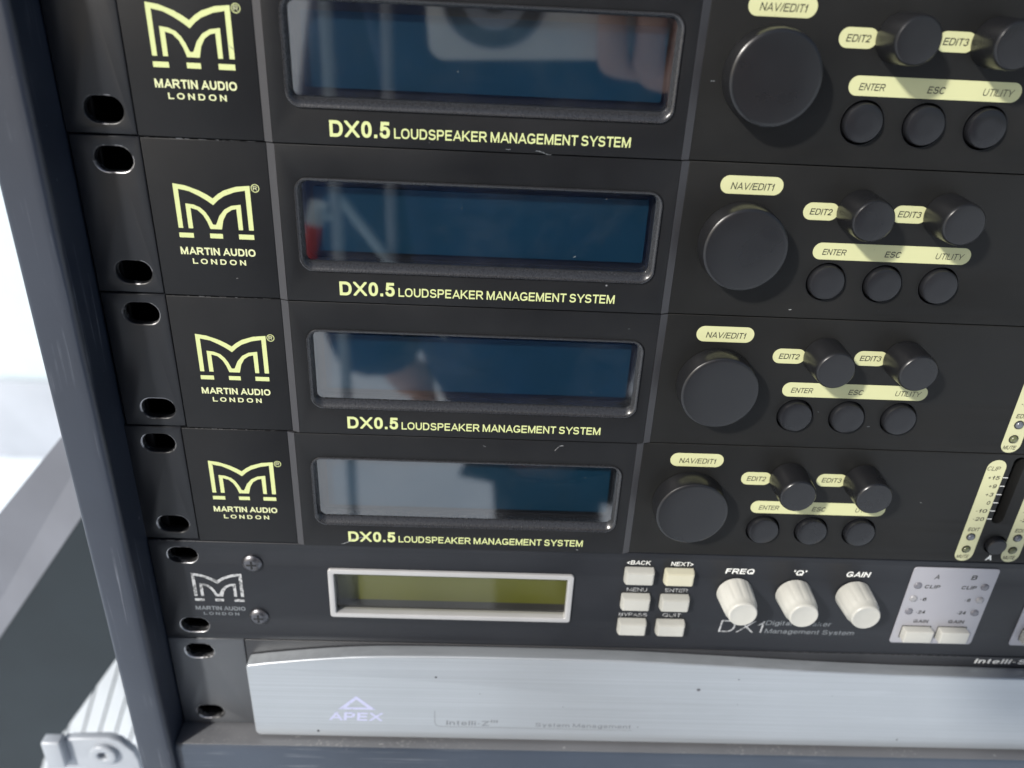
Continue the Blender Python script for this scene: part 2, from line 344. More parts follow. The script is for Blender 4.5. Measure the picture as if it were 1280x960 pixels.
# name: (width, strokes in the unit box of the centre lines; first item 's' square ends, 'r' bare curve, 'd' diagonal run past the box and trimmed)
GL = {
 'A': (.92, [('d', (.5, 1.0), (.0, 0)), ('d', (.5, 1.0), (1, 0)), ('b', (.18, .27), (.82, .27))]),
 'B': (.80, [('s', (0, 0), (0, 1)), ('s', (0, 1), (.62, 1)), ('s', (0, .53), (.65, .53)), ('s', (0, 0), (.65, 0)), ('r', *_el(.62, .765, .32, .235, -90, 90)), ('r', *_el(.65, .265, .35, .265, -90, 90))]),
 'C': (.88, [('r', *_el(.5, .5, .5, .5, 42, 318, 34))]),
 'D': (.84, [('s', (0, 0), (0, 1)), ('s', (0, 1), (.45, 1)), ('s', (0, 0), (.45, 0)), ('r', *_el(.45, .5, .55, .5, -90, 90, 24))]),
 'E': (.74, [('s', (0, 0), (0, 1)), ('s', (0, 1), (1, 1)), ('s', (0, 0), (1, 0)), ('s', (0, .52), (.9, .52))]),
 'F': (.70, [('s', (0, 0), (0, 1)), ('s', (0, 1), (1, 1)), ('s', (0, .5), (.82, .5))]),
 'G': (.92, [('r', *_el(.5, .5, .5, .5, 42, 325, 34)), ('s', (.62, .42), (1, .42)), ('s', (1, .42), (1, .12))]),
 'H': (.82, [('s', (0, 0), (0, 1)), ('s', (1, 0), (1, 1)), ('b', (0, .52), (1, .52))]),
 'I': (.0, [('s', (0, 0), (0, 1))]),
 'K': (.86, [('s', (0, 0), (0, 1)), ('d', (.0, .3), (.88, 1)), ('d', (.32, .55), (.98, 0))]),
 'L': (.70, [('s', (0, 0), (0, 1)), ('s', (0, 0), (1, 0))]),
 'M': (.98, [('s', (0, 0), (0, 1)), ('s', (1, 0), (1, 1)), ('d', (.05, 1), (.5, 0)), ('d', (.95, 1), (.5, 0))]),
 'N': (.82, [('s', (0, 0), (0, 1)), ('s', (1, 0), (1, 1)), ('d', (.02, 1), (.98, 0))]),
 'O': (.94, [('r', *O_)]),
 'P': (.78, [('s', (0, 0), (0, 1)), ('s', (0, 1), (.6, 1)), ('s', (0, .45), (.6, .45)), ('r', *_el(.6, .725, .4, .275, -90, 90))]),
 'Q': (.94, [('r', *O_), ('s', (.62, .26), (.95, -.02))]),
 'R': (.84, [('s', (0, 0), (0, 1)), ('s', (0, 1), (.6, 1)), ('s', (0, .47), (.6, .47)), ('r', *_el(.6, .735, .37, .265, -90, 90)), ('d', (.5, .5), (1.0, 0))]),
 'S': (.80, [('r', *(_el(.5, .755, .44, .245, 22, 262, 20)+_el(.5, .255, .5, .255, 82, -160, 20)))]),
 'T': (.76, [('s', (.5, 0), (.5, 1)), ('s', (0, 1), (1, 1))]),
 'U': (.82, [('s', (0, .4), (0, 1)), ('s', (1, .4), (1, 1)), ('r', *_el(.5, .42, .5, .42, 180, 360, 20))]),
 'V': (.88, [('d', (0, 1), (.5, 0)), ('d', (1, 1), (.5, 0))]),
 'X': (.88, [('d', (0, 1), (1, 0)), ('d', (1, 1), (0, 0))]),
 'Y': (.88, [('s', (.5, 0), (.5, .42)), ('d', (0, 1), (.5, .38)), ('d', (1, 1), (.5, .38))]),
 'Z': (.76, [('s', (0, 1), (1, 1)), ('s', (0, 0), (1, 0)), ('d', (1, 1), (0, 0))]),
 '0': (.66, [('r', *O_)]),
 '1': (.40, [('s', (.75, 0), (.75, 1)), ('r', (.72, .95), (.4, .76), (.0, .68))]),
 '2': (.66, [('s', (0, 0), (1, 0)), ('r', *(_el(.5, .72, .5, .28, 170, -35, 18)+[(.05, .02)]))]),
 '3': (.66, [('r', *_el(.48, .76, .44, .24, 160, -80, 18)), ('r', *_el(.48, .27, .52, .27, 85, -160, 18))]),
 '4': (.68, [('s', (.72, 0), (.72, 1)), ('s', (0, .27), (1, .27)), ('d', (.7, 1), (.0, .27))]),
 '5': (.66, [('s', (.2, 1), (.92, 1)), ('r', (.2, 1), (.1, .52)), ('r', *([(.1, .55)]+_el(.5, .32, .5, .32, 125, -160, 22)))]),
 '6': (.66, [('r', *_el(.5, .32, .5, .32, 0, 360, 26)), ('r', *([(.0, .35)]+_el(.55, .5, .55, .5, 180, 50, 14)))]),
 '9': (.66, [('r', *_el(.5, .68, .5, .32, 0, 360, 26)), ('r', *([(1., .65)]+_el(.45, .5, .55, .5, 0, -130, 14)))]),
 '+': (.60, [('b', (.5, .12), (.5, .78)), ('b', (0, .45), (1, .45))]),
 '-': (.34, [('b', (-.2, .38), (1.2, .38))]),
 '.': (.0, [('s', (0, 0), (0, .01))]),
 '/': (.40, [('d', (0, 0), (1, 1))]),
 '<': (.60, [('r', (1, .75), (0, .42), (1, .09))]),
 '>': (.60, [('r', (0, .75), (1, .42), (0, .09))]),
 "'": (.0, [('s', (0, .85), (0, 1))]),
 'a': (.60, [('s', (.92, 0), (.92, .45)), ('r', *([(.92, .45)]+_el(.5, .5, .42, .2, 20, 165, 12))), ('r', *_el(.45, .19, .45, .19, 0, 360, 20))]),
 'e': (.62, [('r', *_el(.5, .34, .5, .36, 0, 320, 26)), ('b', (.0, .36), (1, .36))]),
 'g': (.64, [('r', *_el(.48, .34, .48, .36, 0, 360, 26)), ('s', (1, .7), (1, -.1)), ('r', *_el(.5, -.08, .5, .2, 0, -150, 12))]),
 'i': (.0, [('s', (0, 0), (0, .68)), ('s', (0, .98), (0, 1))]),
 'l': (.0, [('s', (0, 0), (0, 1))]),
 'k': (.62, [('s', (0, 0), (0, 1)), ('s', (.1, .3), (.85, .7)), ('s', (.4, .45), (.95, .02))]),
 'm': (.98, [('s', (0, 0), (0, .7)), ('r', *([(0, .45)]+_el(.25, .46, .25, .24, 160, 0, 10)+[(.5, 0)])), ('r', *([(.5, .45)]+_el(.75, .46, .25, .24, 160, 0, 10)+[(1, 0)]))]),
 'n': (.60, [('s', (0, 0), (0, .7)), ('r', *([(0, .42)]+_el(.5, .44, .5, .26, 165, 0, 12)+[(1, 0)]))]),
 'p': (.64, [('r', *_el(.52, .34, .48, .36, 0, 360, 26)), ('s', (0, .7), (0, -.28))]),
 'r': (.36, [('s', (0, 0), (0, .7)), ('r', *([(0, .4)]+_el(.9, .36, .9, .34, 170, 90, 8)))]),
 's': (.56, [('r', *(_el(.5, .52, .44, .17, 22, 262, 14)+_el(.5, .17, .5, .18, 82, -160, 14)))]),
 't': (.34, [('s', (.4, .15), (.4, .92)), ('b', (-.3, .68), (1.2, .68)), ('r', *_el(.85, .15, .45, .16, 180, 270, 6))]),
 'y': (.62, [('d2', (0, .7), (.5, .03)), ('d2', (1, .7), (.36, -.28))]),
}
_gc = {}
def glyph(ch, wt):
    """outline loops of one character, cap height 1; returns (loops, width)"""
    if (ch, wt) in _gc: return _gc[(ch, wt)]
    Wd, strokes = GL[ch]; Wd = max(Wd, wt); g = .02 if wt > .12 else .0165
    low = ch in 'gpy'
    x0, x1, y0, y1 = -.08, Wd+.08, (-.42 if low else -.08), 1.08
    nx, ny = int((x1-x0)/g)+2, int((y1-y0)/g)+2
    X, Y = np.meshgrid(x0+g*np.arange(nx), y0+g*np.arange(ny))
    D = np.full(X.shape, 9.)
    mp = lambda p: (wt/2+p[0]*(Wd-wt), wt/2+p[1]*(1-wt))
    for kind, *pts in strokes:
        P = [mp(p) for p in pts]
        ww = wt*.5*(.88 if kind in 'bd' else 1)
        for (ax, ay), (bx, by) in zip(P, P[1:]):
            L = math.hypot(bx-ax, by-ay) or 1e-6; ux, uy = (bx-ax)/L, (by-ay)/L
            t = (X-ax)*ux+(Y-ay)*uy; s = np.abs((X-ax)*uy-(Y-ay)*ux)
            ext = {'s': wt/2, 'b': 0, 'd': wt, 'd2': wt*.3, 'r': 0}[kind]
            if kind == 'r': d = np.hypot(np.maximum(np.maximum(-t, t-L), 0), s)-ww
            else: d = np.maximum(np.maximum(-ext-t, t-L-ext), s-ww)
            if kind == 'd':
                lo, hi = sorted((ay, by)); lo = lo-wt/2 if lo < wt*.6 else lo-wt*.2; hi = hi+wt/2 if hi > 1-wt*.6 else hi+.0
                d = np.maximum(d, np.maximum(lo-Y, Y-hi))
            D = np.minimum(D, d)
    D = np.maximum(D, np.maximum(-.4-Y if low else -Y-.012, Y-1.012))
    D = np.maximum(D, np.maximum(-.03-X, X-Wd-.03))
    D = np.where(np.abs(D) < 1e-6, 1e-6, D)
    segs = {}
    def ip(i, j, k, l):
        a, b = D[j, i], D[l, k]; t = a/(a-b)
        return (round(X[j, i]+(X[l, k]-X[j, i])*t, 6), round(Y[j, i]+(Y[l, k]-Y[j, i])*t, 6))
    inside = D < 0
    cells = inside[:-1, :-1].astype(int)+2*inside[:-1, 1:]+4*inside[1:, 1:]+8*inside[1:, :-1]
    for j, i in zip(*np.nonzero((cells > 0) & (cells < 15))):
        c = cells[j, i]
        e = {0: lambda: ip(i, j, i+1, j), 1: lambda: ip(i+1, j, i+1, j+1), 2: lambda: ip(i, j+1, i+1, j+1), 3: lambda: ip(i, j, i, j+1)}
        T = {1: [(0, 3)], 2: [(1, 0)], 3: [(1, 3)], 4: [(2, 1)], 5: [(0, 3), (2, 1)], 6: [(2, 0)], 7: [(2, 3)], 8: [(3, 2)], 9: [(0, 2)], 10: [(1, 0), (3, 2)], 11: [(1, 2)], 12: [(3, 1)], 13: [(0, 1)], 14: [(3, 0)]}[c]
        for a, b in T: segs[e[a]()] = e[b]()
    loops = []
    while segs:
        s = next(iter(segs)); lp = []; p = s
        while p in segs: lp.append(p); p = segs.pop(p)
        # drop points on straight runs
        q = lp; ch_ = True
        for _ in range(3):
            r_ = []; n = len(q); i = 0; skip = False
            for i in range(n):
                a, b, c = q[i-1], q[i], q[(i+1) % n]
                cr = abs((b[0]-a[0])*(c[1]-a[1])-(b[1]-a[1])*(c[0]-a[0])); dd = math.hypot(c[0]-a[0], c[1]-a[1]) or 1e-9
                if cr/dd < .0022 and not skip: skip = True; continue
                skip = False; r_.append(b)
            q = r_
        if len(q) > 2: loops.append(q)
    _gc[(ch, wt)] = (loops, Wd); return _gc[(ch, wt)]
_tm = {}
def word_mesh(s, wt):
    if (s, wt) in _tm: return _tm[(s, wt)]
    cu = bpy.data.curves.new('c', 'CURVE'); cu.dimensions = '2D'; cu.fill_mode = 'FRONT'; x = 0
    sp = .145 if wt > .12 else .16
    for ch in s:
        if ch == ' ': x += .30; continue
        loops, wd = glyph(ch, wt)
        for lp in loops:
            k = cu.splines.new('POLY'); k.points.add(len(lp)-1)
            for p, (a, b) in zip(k.points, lp): p.co = (a+x, b, 0, 1)
            k.use_cyclic_u = True
        x += wd+sp*(.55 if ch in 'ATVYL/' else 1)
    o = bpy.data.objects.new('c', cu); COL.objects.link(o)
    dg = bpy.context.evaluated_depsgraph_get(); me = bpy.data.meshes.new_from_object(o.evaluated_get(dg))
    bpy.data.objects.remove(o); bpy.data.curves.remove(cu)
    _tm[(s, wt)] = me; return me
def text(name, items, h, mat, parent):
    """items: (string, x0, x1, baseline v, cap height, boldness, slant, slope); all joined into one flat print"""
    out = bmesh.new()
    for it in items:
        s, x0, x1, vb, cap, bold, slant, slope = tuple(it)+(0,)*(8-len(it))
        me = word_mesh(s, round(.095+bold*3.1, 3))
        xs = [v.co.x for v in me.vertices]; a, b = min(xs), max(xs)
        ws = x1-x0-cap*abs(slant)
        tmp = bmesh.new(); tmp.from_mesh(me)
        for v in tmp.verts:
            fx = (v.co.x-a)/(b-a); y = v.co.y*cap
            v.co = W(x0+fx*ws+y*slant, vb+slope*fx-y, h)
        t2 = bpy.data.meshes.new('x'); tmp.to_mesh(t2); tmp.free(); out.from_mesh(t2); bpy.data.meshes.remove(t2)
    me = bpy.data.meshes.new(name); out.to_mesh(me); out.free()
    return link(name, me, mat, parent)

# ------------------------------------------------------------------ the emblem: an arched M with a smaller one inside, three feet below
LM = [(29.7, 12.0), (32.97, 12.45), (36.44, 13.65), (38.5, 14.7), (40.1, 15.75), (41.6, 14.5), (43.3, 13.45), (46.7, 12.3), (50.45, 11.9),
      (50.4, 24.35), (49.1, 24.35), (49.1, 13.25), (46.2, 13.8), (43.2, 15.0), (41.6, 16.1), (40.0, 17.6), (38.4, 16.4), (36.4, 15.2), (33.9, 14.0), (31.0, 13.45), (30.95, 24.35), (29.7, 24.35)]
LN = [(32.45, 17.4), (34.6, 17.65), (36.4, 18.4), (37.6, 19.6), (38.5, 21.1), (39.25, 22.95), (39.5, 23.1), (40.1, 23.1), (40.4, 22.6), (41.3, 20.6), (42.9, 18.7), (44.9, 17.6), (47.5, 17.2), (47.45, 24.35), (46.25, 24.35), (46.2, 18.45),
      (44.9, 18.75), (43.4, 19.8), (42.3, 21.7), (41.6, 24.35), (38.45, 24.35), (37.8, 22.3), (36.9, 20.5), (35.5, 19.1), (33.7, 18.6), (33.7, 24.35), (32.45, 24.35)]
LB = [rect(29.6, 33.6, 25.7, 27.05), rect(38.1, 41.65, 25.65, 27.0), rect(46.1, 50.3, 25.6, 27.0)]
def emblem(h, mat, parent, dx=0, dv=0, sx=1, sv=1, reg=True, wordmat=None):
    T = lambda lp: [(29.6+(x-29.6)*sx+dx, 12+(v-12)*sv+dv) for x, v in lp]
    o = plate('emblem', [T(LM), T(LN)]+[T(b) for b in LB], h, h, mat, parent)
    # curve output for a flat fill sits at h; words below
    it = [('MARTIN AUDIO', 29.3, 50.2, 31.95, 2.15, .035, 0), ('L O N D O N', 32.3, 47.3, 34.65, 1.55, .03, 0)]
    if reg: it.append(('R', 51.35, 52.45, 13.05, 1.15, .012, 0))
    it = [(s, T([(a, 0)])[0][0], T([(b, 0)])[0][0], T([(0, v)])[0][1], c*sv, bo, sl) for s, a, b, v, c, bo, sl in it]
    text('maker_lettering', it, h, wordmat or mat, parent)
    if reg: plate('registered_ring', [T(circ(51.9, 12.5, 1.15, 28)), T(circ(51.9, 12.5, .95, 28))], h, h, mat, parent)
    return o

# ------------------------------------------------------------------ slotted ears
def ear(name, outline, slots, h0, h1, mat, wornmat, parent, bev=.5):
    o = plate(name, [outline]+[slot(*s) for s in slots], h0, h1, mat, parent, bev, 2)
    me = o.data; me.materials.append(wornmat)
    for p in me.polygons:                                   # the rubbed lip round each slot, and the seam edges
        c = p.center; n = p.normal
        if abs(n.y) > .97: continue
        x, v = c.x/MM, -c.z/MM
        if any(abs(x-s[0]) < s[2]/2+bev+.1 and abs(v-s[1]) < s[3]/2+bev+.1 for s in slots): p.material_index = 1
    return o
def seam_chips(parent, spans, h, mat):
    """bright slivers where two panel edges have rubbed the paint away"""
    bm = bmesh.new()
    for x0, x1, v, hh in spans:
        x = x0
        while x < x1:
            L = random.uniform(.6, 3.4); t = random.uniform(.06, .17)
            a = [bm.verts.new(W(px, pv, ph)) for px, pv, ph in ((x, v-t*.4, hh), (x+L, v-t*.3, hh), (x+L*.9, v+t, hh-.12), (x+L*.1, v+t, hh-.12),
                                                                (x, v-t*.4, hh+.05), (x+L, v-t*.3, hh+.05), (x+L*.9, v+t, hh-.07), (x+L*.1, v+t, hh-.07))]
            for f in ((0, 1, 2, 3), (4, 5, 6, 7), (0, 1, 5, 4), (1, 2, 6, 5), (2, 3, 7, 6), (3, 0, 4, 7)): bm.faces.new([a[i] for i in f])
            x += L+random.uniform(.2, 2.5)
    return bm_to(bm, 'paint_chips', mat, parent)

XR = 482.6+6                    # right end of the 19 inch plates
SLX = 14.75
GV = 0.16
# ------------------------------------------------------------------ the black signal processors
def make_processor():
    r = empty('signal_processor')
    v0, v1 = GV, U-GV
    ear('rack_ear', rect(3.9, 22.6, v0, v1), [(SLX, 6.35, 10.2, 6.6), (SLX, U-6.35, 10.2, 6.6)], -3.2, -.5, M['ear'], M['worn'], r)
    er = ear('rack_ear', rect(XR-18.7, XR, v0, v1), [(XR-8.7, 6.35, 10.2, 6.6), (XR-8.7, U-6.35, 10.2, 6.6)], -3.2, -.5, M['ear'], M['worn'], r)
    box('chassis', 24, XR-20, .8, U-.8, -240, -8.2, M['dark'], r)
    plate('logo_panel', [rect(22.9, 56.0, v0, v1)], -8, 0, M['fascia'], r, .3)
    emblem(.04, M['yellow'], r, wordmat=M['veiled_ink'])
    def strip(xa, ha, xb, hb):
        prism('trim_strip', [(xa, v0, -3), (xb, v0, -3), (xb, v0, hb), (xa, v0, ha)], [(xa, v1, -3), (xb, v1, -3), (xb, v1, hb), (xa, v1, ha)], M['trim'], r)
    strip(56.05, .05, 58.35, .95); strip(167.15, .95, 169.45, .05)
    ox0, ox1, ov0, ov1 = 62.6, 163.7, 8.6, 35.3
    plate('display_panel', [rect(58.4, 167.1, v0, v1), rect(ox0, ox1, ov0, ov1, 4.0, 8)], -8, .9, M['fascia'], r, .12)
    # bezel: a raised rounded lip, then a slope down to the pane
    bm = bmesh.new()
    stages = [(0, 0, 4.0, -1.0), (0, 0, 4.0, 1.15), (.25, .25, 3.8, 1.46), (.55, .6, 3.5, 1.46), (1.05, 1.3, 3.0, 1.05), (1.55, 2.5, 2.2, -.3), (1.7, 2.75, 2.0, -.75), (1.7, 2.75, 2.0, -5.5)]
    rings = []
    for dx_, dvb, rr, h in stages:
        topd = dx_*.8
        rings.append([bm.verts.new(W(x, v, h)) for x, v in rect(ox0+dx_+.02, ox1-dx_-.02, ov0+topd+.02, ov1-dvb-.02, rr, 8)])
    for a, b in zip(rings, rings[1:]):
        for i in range(len(a)): bm.faces.new((a[i], a[(i+1) % len(a)], b[(i+1) % len(a)], b[i]))
    bz = bm_to(bm, 'display_bezel', M['bezel'], r, 50)
    plate('display_surround', [rect(63.9, 162.4, 9.6, 32.9, 1.5)], -6.0, -5.0, M['lcd_border'], r)
    lcd = plate('display_screen', [rect(66.7, 160.7, 12.2, 30.6, .6)], -4.95, -4.0, M['lcd'], r)
    plate('display_pane', [rect(64.4, 162.0, 9.95, 32.35, 1.7)], -.85, -.85, M['pane'], r)
    text('model_lettering', [('DX0.5', 73.5, 89.3, 42.2, 4.2, .035, 0, -.15), ('LOUDSPEAKER MANAGEMENT SYSTEM', 90.4, 153.1, 42.0, 2.65, .022, 0, -.3)], .94, M['yellow'], r)
    # control panel with wells for the round buttons and a channel groove
    bx = [214.0, 230.6, 247.2]; bv = 32.8
    chs = [286.5+16.45*i for i in range(8)]
    holes = [circ(x, bv, 5.75) for x in bx]+[rect(c+5.1, c+9.1, -1+2.2, 27.6, 1.9) for c in chs]+[circ(c+9.6, 36.6, 3.75, 28) for c in chs]
    plate('control_panel', [rect(169.5, XR-19, v0, v1)]+holes, -6, 0, M['fascia_new'], r, .15)
    box('well_floor', 172, XR-22, 1, U-1, -8, -6.05, M['dark'], r)
    # big knob and two small ones
    lathe('big_knob', [(11.0, .15), (11.9, .45), (11.95, 1.0), (11.8, 6.4), (11.6, 7.1), (11.2, 7.42), (10.6, 7.5), (5, 7.46)], 186.7, 22.3, M['knob'], r, 80)
    for x in (218.5, 243.1):
        lathe('small_knob', [(5.6, .15), (6.15, .4), (6.2, .9), (5.85, 9.8), (5.65, 10.45), (5.3, 10.78), (4.8, 10.85), (2, 10.82)], x, 11.9, M['knob'], r, 56)
    for x in bx:
        lathe('push_button', [(5.05, -5.9), (5.15, .5), (5.1, 1.1), (4.85, 1.5), (4.4, 1.68), (2, 1.72)], x, bv, M['button'], r, 48)
        plate('button_ring', [circ(x, bv, 6.0), circ(x, bv, 5.72)], -.3, .06, M['fascia'], r, .05)
    # labels: pills, and black italics on them
    for a, b, c, d, s in ((178.8, 196.2, 3.5, 8.5, [('NAV/EDIT1', 181.7, 193.8, 7.25, 1.9, .014, .16)]),
                          (203.1, 213.1, 9.95, 14.85, [('EDIT2', 205.0, 211.4, 13.35, 1.75, .016, .16)]),
                          (228.2, 238.3, 9.8, 14.7, [('EDIT3', 229.9, 236.6, 13.1, 1.75, .016, .16)]),
                          (208.3, 254.1, 21.2, 26.15, [('ENTER', 211.1, 218.1, 24.75, 1.75, .014, .16), ('ESC', 229.2, 233.9, 24.8, 1.75, .016, .16), ('UTILITY', 243.9, 252.2, 24.75, 1.8, .008, .16)])):
        plate('control_label', [rect(a, b, c, d, (d-c)/2-.05, 10)], .04, .04, M['pill'], r)
        text('control_lettering', s, .08, M['black_ink'], r)
    for i, c in enumerate(chs):
        plate('channel_label', [rect(c-3.2, c+3.2, 2.4, 43.9, 3.15, 10)], .04, .04, M['pillstrip'], r)
        it = [('CLIP', c-3.0, c+1.5, 6.5, 1.6, .012, .16)]
        tk = [rect(c+3.3, c+5.0, 9.0+3.34*k, 9.28+3.34*k) for k in range(6)]
        for k, s in enumerate(('+15', '+9', '+3', '0', '-10', '-20')):
            wd = {3: 4.0, 2: 2.7, 1: 1.3}[len(s)]
            it.append((s, c+2.4-wd, c+2.4, 10.0+3.34*k, 1.5, .022, .12))
        it += [('EDIT', c-1.8, c+2.3, 31.1, 1.5, .022, .12), ('MUTE', c-2.3, c+2.0, 42.7, 1.45, .022, .12)]
        text('channel_lettering', it, .08, M['black_ink'], r)
        plate('scale_ticks', tk, .04, .04, M['white_ink'], r)
        for v, mm in ((33.5, 'led_off'), (38.8, 'led_green')):
            lathe('indicator_lamp', [(1.25, -.5), (1.25, .3), (1.05, .7), (.6, .95), (.15, 1.02)], c+.1, v, M[mm], r, 24, smooth=80)
            plate('lamp_rim', [circ(c+.1, v, 1.55, 24), circ(c+.1, v, 1.2, 24)], 0, .2, M['dark'], r, .05)
        lathe('mute_button', [(3.3, -5.9), (3.35, .8), (3.2, 1.5), (2.8, 1.85), (1, 1.9)], c+9.6, 36.6, M['button'], r, 32)
        if i < 2: text('channel_lettering', [('AB'[i], c+8.2, c+10.7, 43.4, 2.2, .05, .1)], .04, M['white_ink'], r)
    seam_chips(r, [(24, 54, .08, -.12)], 0, M['worn_lots'])
    return r
GROUP = 'black rack processors with teal displays'
p1 = make_processor()
tag(p1, 'topmost black processor, its blue display mirroring the phone that takes the photo', 'audio processor', GROUP)
for k, dx, lab in ((1, .29, 'second black processor from the top, directly below the one mirroring the phone'),
                   (2, .39, 'third black processor from the top, directly above the one with a greyed display'),
                   (3, -1.44, 'lowest black processor, display washed pale grey, just above the unit with cream knobs')):
    c = copy_tree(p1); c.location = (dx*MM, 0, -k*U*MM); tag(c, lab, 'audio processor', GROUP); p2, p3, p4 = (c, None, None) if k == 1 else ((p2, c, None) if k == 2 else (p2, p3, c))

def scuffs(parent, spots, mat):
    bm = bmesh.new()
    for x, v, L, ang, h in spots:
        n = max(2, int(L/.8)); px, pv = x, v; a = R(ang)
        for i in range(n):
            qx, qv = px+L/n*math.cos(a), pv+L/n*math.sin(a); t = random.uniform(.05, .13)
            bm.faces.new([bm.verts.new(W(*p, h)) for p in ((px, pv-t), (qx, qv-t*.6), (qx, qv+t*.6), (px, pv+t))])
            px, pv = qx+random.uniform(-.05, .25), qv; a += R(random.uniform(-22, 22))
    return bm_to(bm, 'scuff_marks', mat, parent)
scuffs(p4, [(71.0, 43.3, 8, -10, .95), (141, 3.6, 2.4, -55, .95), (142.5, 1.8, 1.2, -10, .95), (118, 2.6, .9, 20, .95), (151, 43.0, .9, 10, .95), (243, 30.5, .6, 20, .05), (265, 20, .5, 10, .05)], M['grey_ink'])
scuffs(p3, [(178.0, 19.5, 2.6, -55, 7.36), (177.4, 20.8, 1.2, -60, 7.3), (221.0, 31.2, .5, 0, .05), (238, 36, .8, 0, .05), (158, 5, .6, 0, .95)], M['faded_ink'])
scuffs(p2, [(140, 28, .8, -30, 1.5), (104, 41.9, .8, -80, .95), (44, 38.6, .4, 0, .05), (205, 41.8, .8, 5, .05)], M['grey_ink'])
scuffs(p1, [(49.0, 21.0, 1.8, 35, .05), (120, 40.9+2.6, 1.2, 5, .95), (128, 43.6, 4, 2, .95), (172.2, 24.2, .8, 0, .05)], M['faded_ink'])

# ------------------------------------------------------------------ the older unit with white knobs
def make_old_unit():
    r = empty('speaker_controller', (0, 0, -4*U*MM), label='black rack unit with cream knobs, cream buttons and an olive display in a silver frame', cat='audio processor')
    xs = [272.6, 297.0]
    pan = [(269.3, 300.1), (314.4, 345.2), (359.5, 390.3)]
    holes = [slot(SLX, 6.35, 10.2, 6.6), slot(SLX, U-6.35, 10.2, 6.6), slot(XR-8.7, 6.35, 10.2, 6.6), slot(XR-8.7, U-6.35, 10.2, 6.6), rect(65.6, 148.4, 11.7, 30.4)]
    o = plate('front_plate', [rect(3.9, XR, GV, U-GV, .6, 3)]+holes, -3, 0, M['plate'], r, .3)
    me = o.data; me.materials.append(M['worn_lots'])
    for p in me.polygons:
        c = p.center; x, v = c.x/MM, -c.z/MM
        if abs(p.normal.y) < .97 and x < 24 and abs(x-SLX) < 6 and (abs(v-6.35) < 4 or abs(v-U+6.35) < 4 or v < 1): p.material_index = 1
    box('chassis', 24, XR-20, .8, U-.8, -240, -14, M['dark'], r)
    emblem(.04, M['grey_ink'], r, dx=-13.2, dv=2.0, sx=.84, sv=.84, reg=False, wordmat=M['faded_ink'])
    for v in (8.9, 33.2):
        s = lathe('panel_screw', [(3.4, -.2), (3.4, .5), (2.9, 1.1), (2.0, 1.45), (1.3, 1.5)], 38.3, v, M['screw'], r, 32)
        a = rect(38.3-1.7, 38.3+1.7, v-.35, v+.35); b = rect(38.3-.35, 38.3+.35, v-1.7, v+1.7)
        cr = plate('screw_recess', [[(38.3-1.7, v-.35), (38.3-.35, v-.35), (38.3-.35, v-1.7), (38.3+.35, v-1.7), (38.3+.35, v-.35), (38.3+1.7, v-.35),
                                     (38.3+1.7, v+.35), (38.3+.35, v+.35), (38.3+.35, v+1.7), (38.3-.35, v+1.7), (38.3-.35, v+.35), (38.3-1.7, v+.35)]], 1.2, 1.56, M['dark'], s)
    f = plate('display_frame', [rect(64.0, 150.0, 10.2, 31.9, 1.2), rect(66.1, 148.0, 12.2, 29.9, .5)], -2.5, 1.0, M['silver_frame'], r, .35)
    plate('display_screen', [rect(65.0, 149.0, 11.2, 31.0)], -7.2, -6.6, M['lcd_olive'], r)
    for q in (([(65.7, 29.9, -6.5), (148.3, 29.9, -6.5), (148.3, 30.3, -6.5), (65.7, 30.3, -6.5)], [(65.7, 29.9, -2.6), (148.3, 29.9, -2.6), (148.3, 30.3, -2.6), (65.7, 30.3, -2.6)]),):
        prism('display_ledge', q[0], q[1], M['trim'], r)
    prism('display_ledge', [(65.2, 11.8, -6.5), (65.7, 11.8, -6.5), (65.7, 30.3, -6.5), (65.2, 30.3, -6.5)], [(65.2, 11.8, -2.6), (65.7, 11.8, -2.6), (65.7, 30.3, -2.6), (65.2, 30.3, -2.6)], M['dark'], r)
    plate('display_pane', [rect(66.0, 148.1, 12.1, 30.0)], -1.2, -1.2, M['pane2'], r)
    # six oblong push buttons
    for ci, x in enumerate((172.6, 186.6)):
        for ri, v in enumerate((9.1, 20.9, 32.6)):
            bm = bmesh.new()
            for (dx, dv, h) in ((5.1, 3.0, -.5), (5.1, 3.0, 1.6), (4.7, 2.55, 3.2)):
                for sx, sv in ((-1, -1), (1, -1), (1, 1), (-1, 1)): bm.verts.new(W(x+dx*sx, v+dv*sv, h))
            bm.verts.ensure_lookup_table(); V = bm.verts
            for L in (0, 4):
                for i in range(4): bm.faces.new((V[L+i], V[L+(i+1) % 4], V[L+4+(i+1) % 4], V[L+4+i]))
            bm.faces.new([V[8+i] for i in range(4)]); bm.faces.new([V[3-i] for i in range(4)])
            bmesh.ops.bevel(bm, geom=list(bm.edges), offset=.28*MM, segments=2, affect='EDGES')
            bt = bm_to(bm, 'oblong_button', M['cream_warm'] if (ci, ri) == (1, 0) else M['cream'], r, 40)
            if (ci, ri) == (1, 0): bt['label'] = 'yellowed cream button under NEXT'
            plate('button_gap', [rect(x-5.45, x+5.45, v-3.35, v+3.35, .3)], 0.03, .03, M['dark'], r)
    text('button_lettering', [('<BACK', 167.9, 176.4, 5.1, 1.75, .02, .1), ('NEXT>', 183.4, 191.4, 5.2, 1.75, .02, .1)], .04, M['white_ink'], r)
    text('button_lettering', [('MENU', 169.2, 176.4, 17.1, 1.6, .01, 0), ('ENTER', 182.9, 191.0, 17.0, 1.6, .01, 0),
                              ('BYPASS', 167.6, 177.8, 28.8, 1.6, .01, 0), ('QUIT', 183.5, 190.2, 28.6, 1.6, .01, 0)], .04, M['grey_ink'], r)
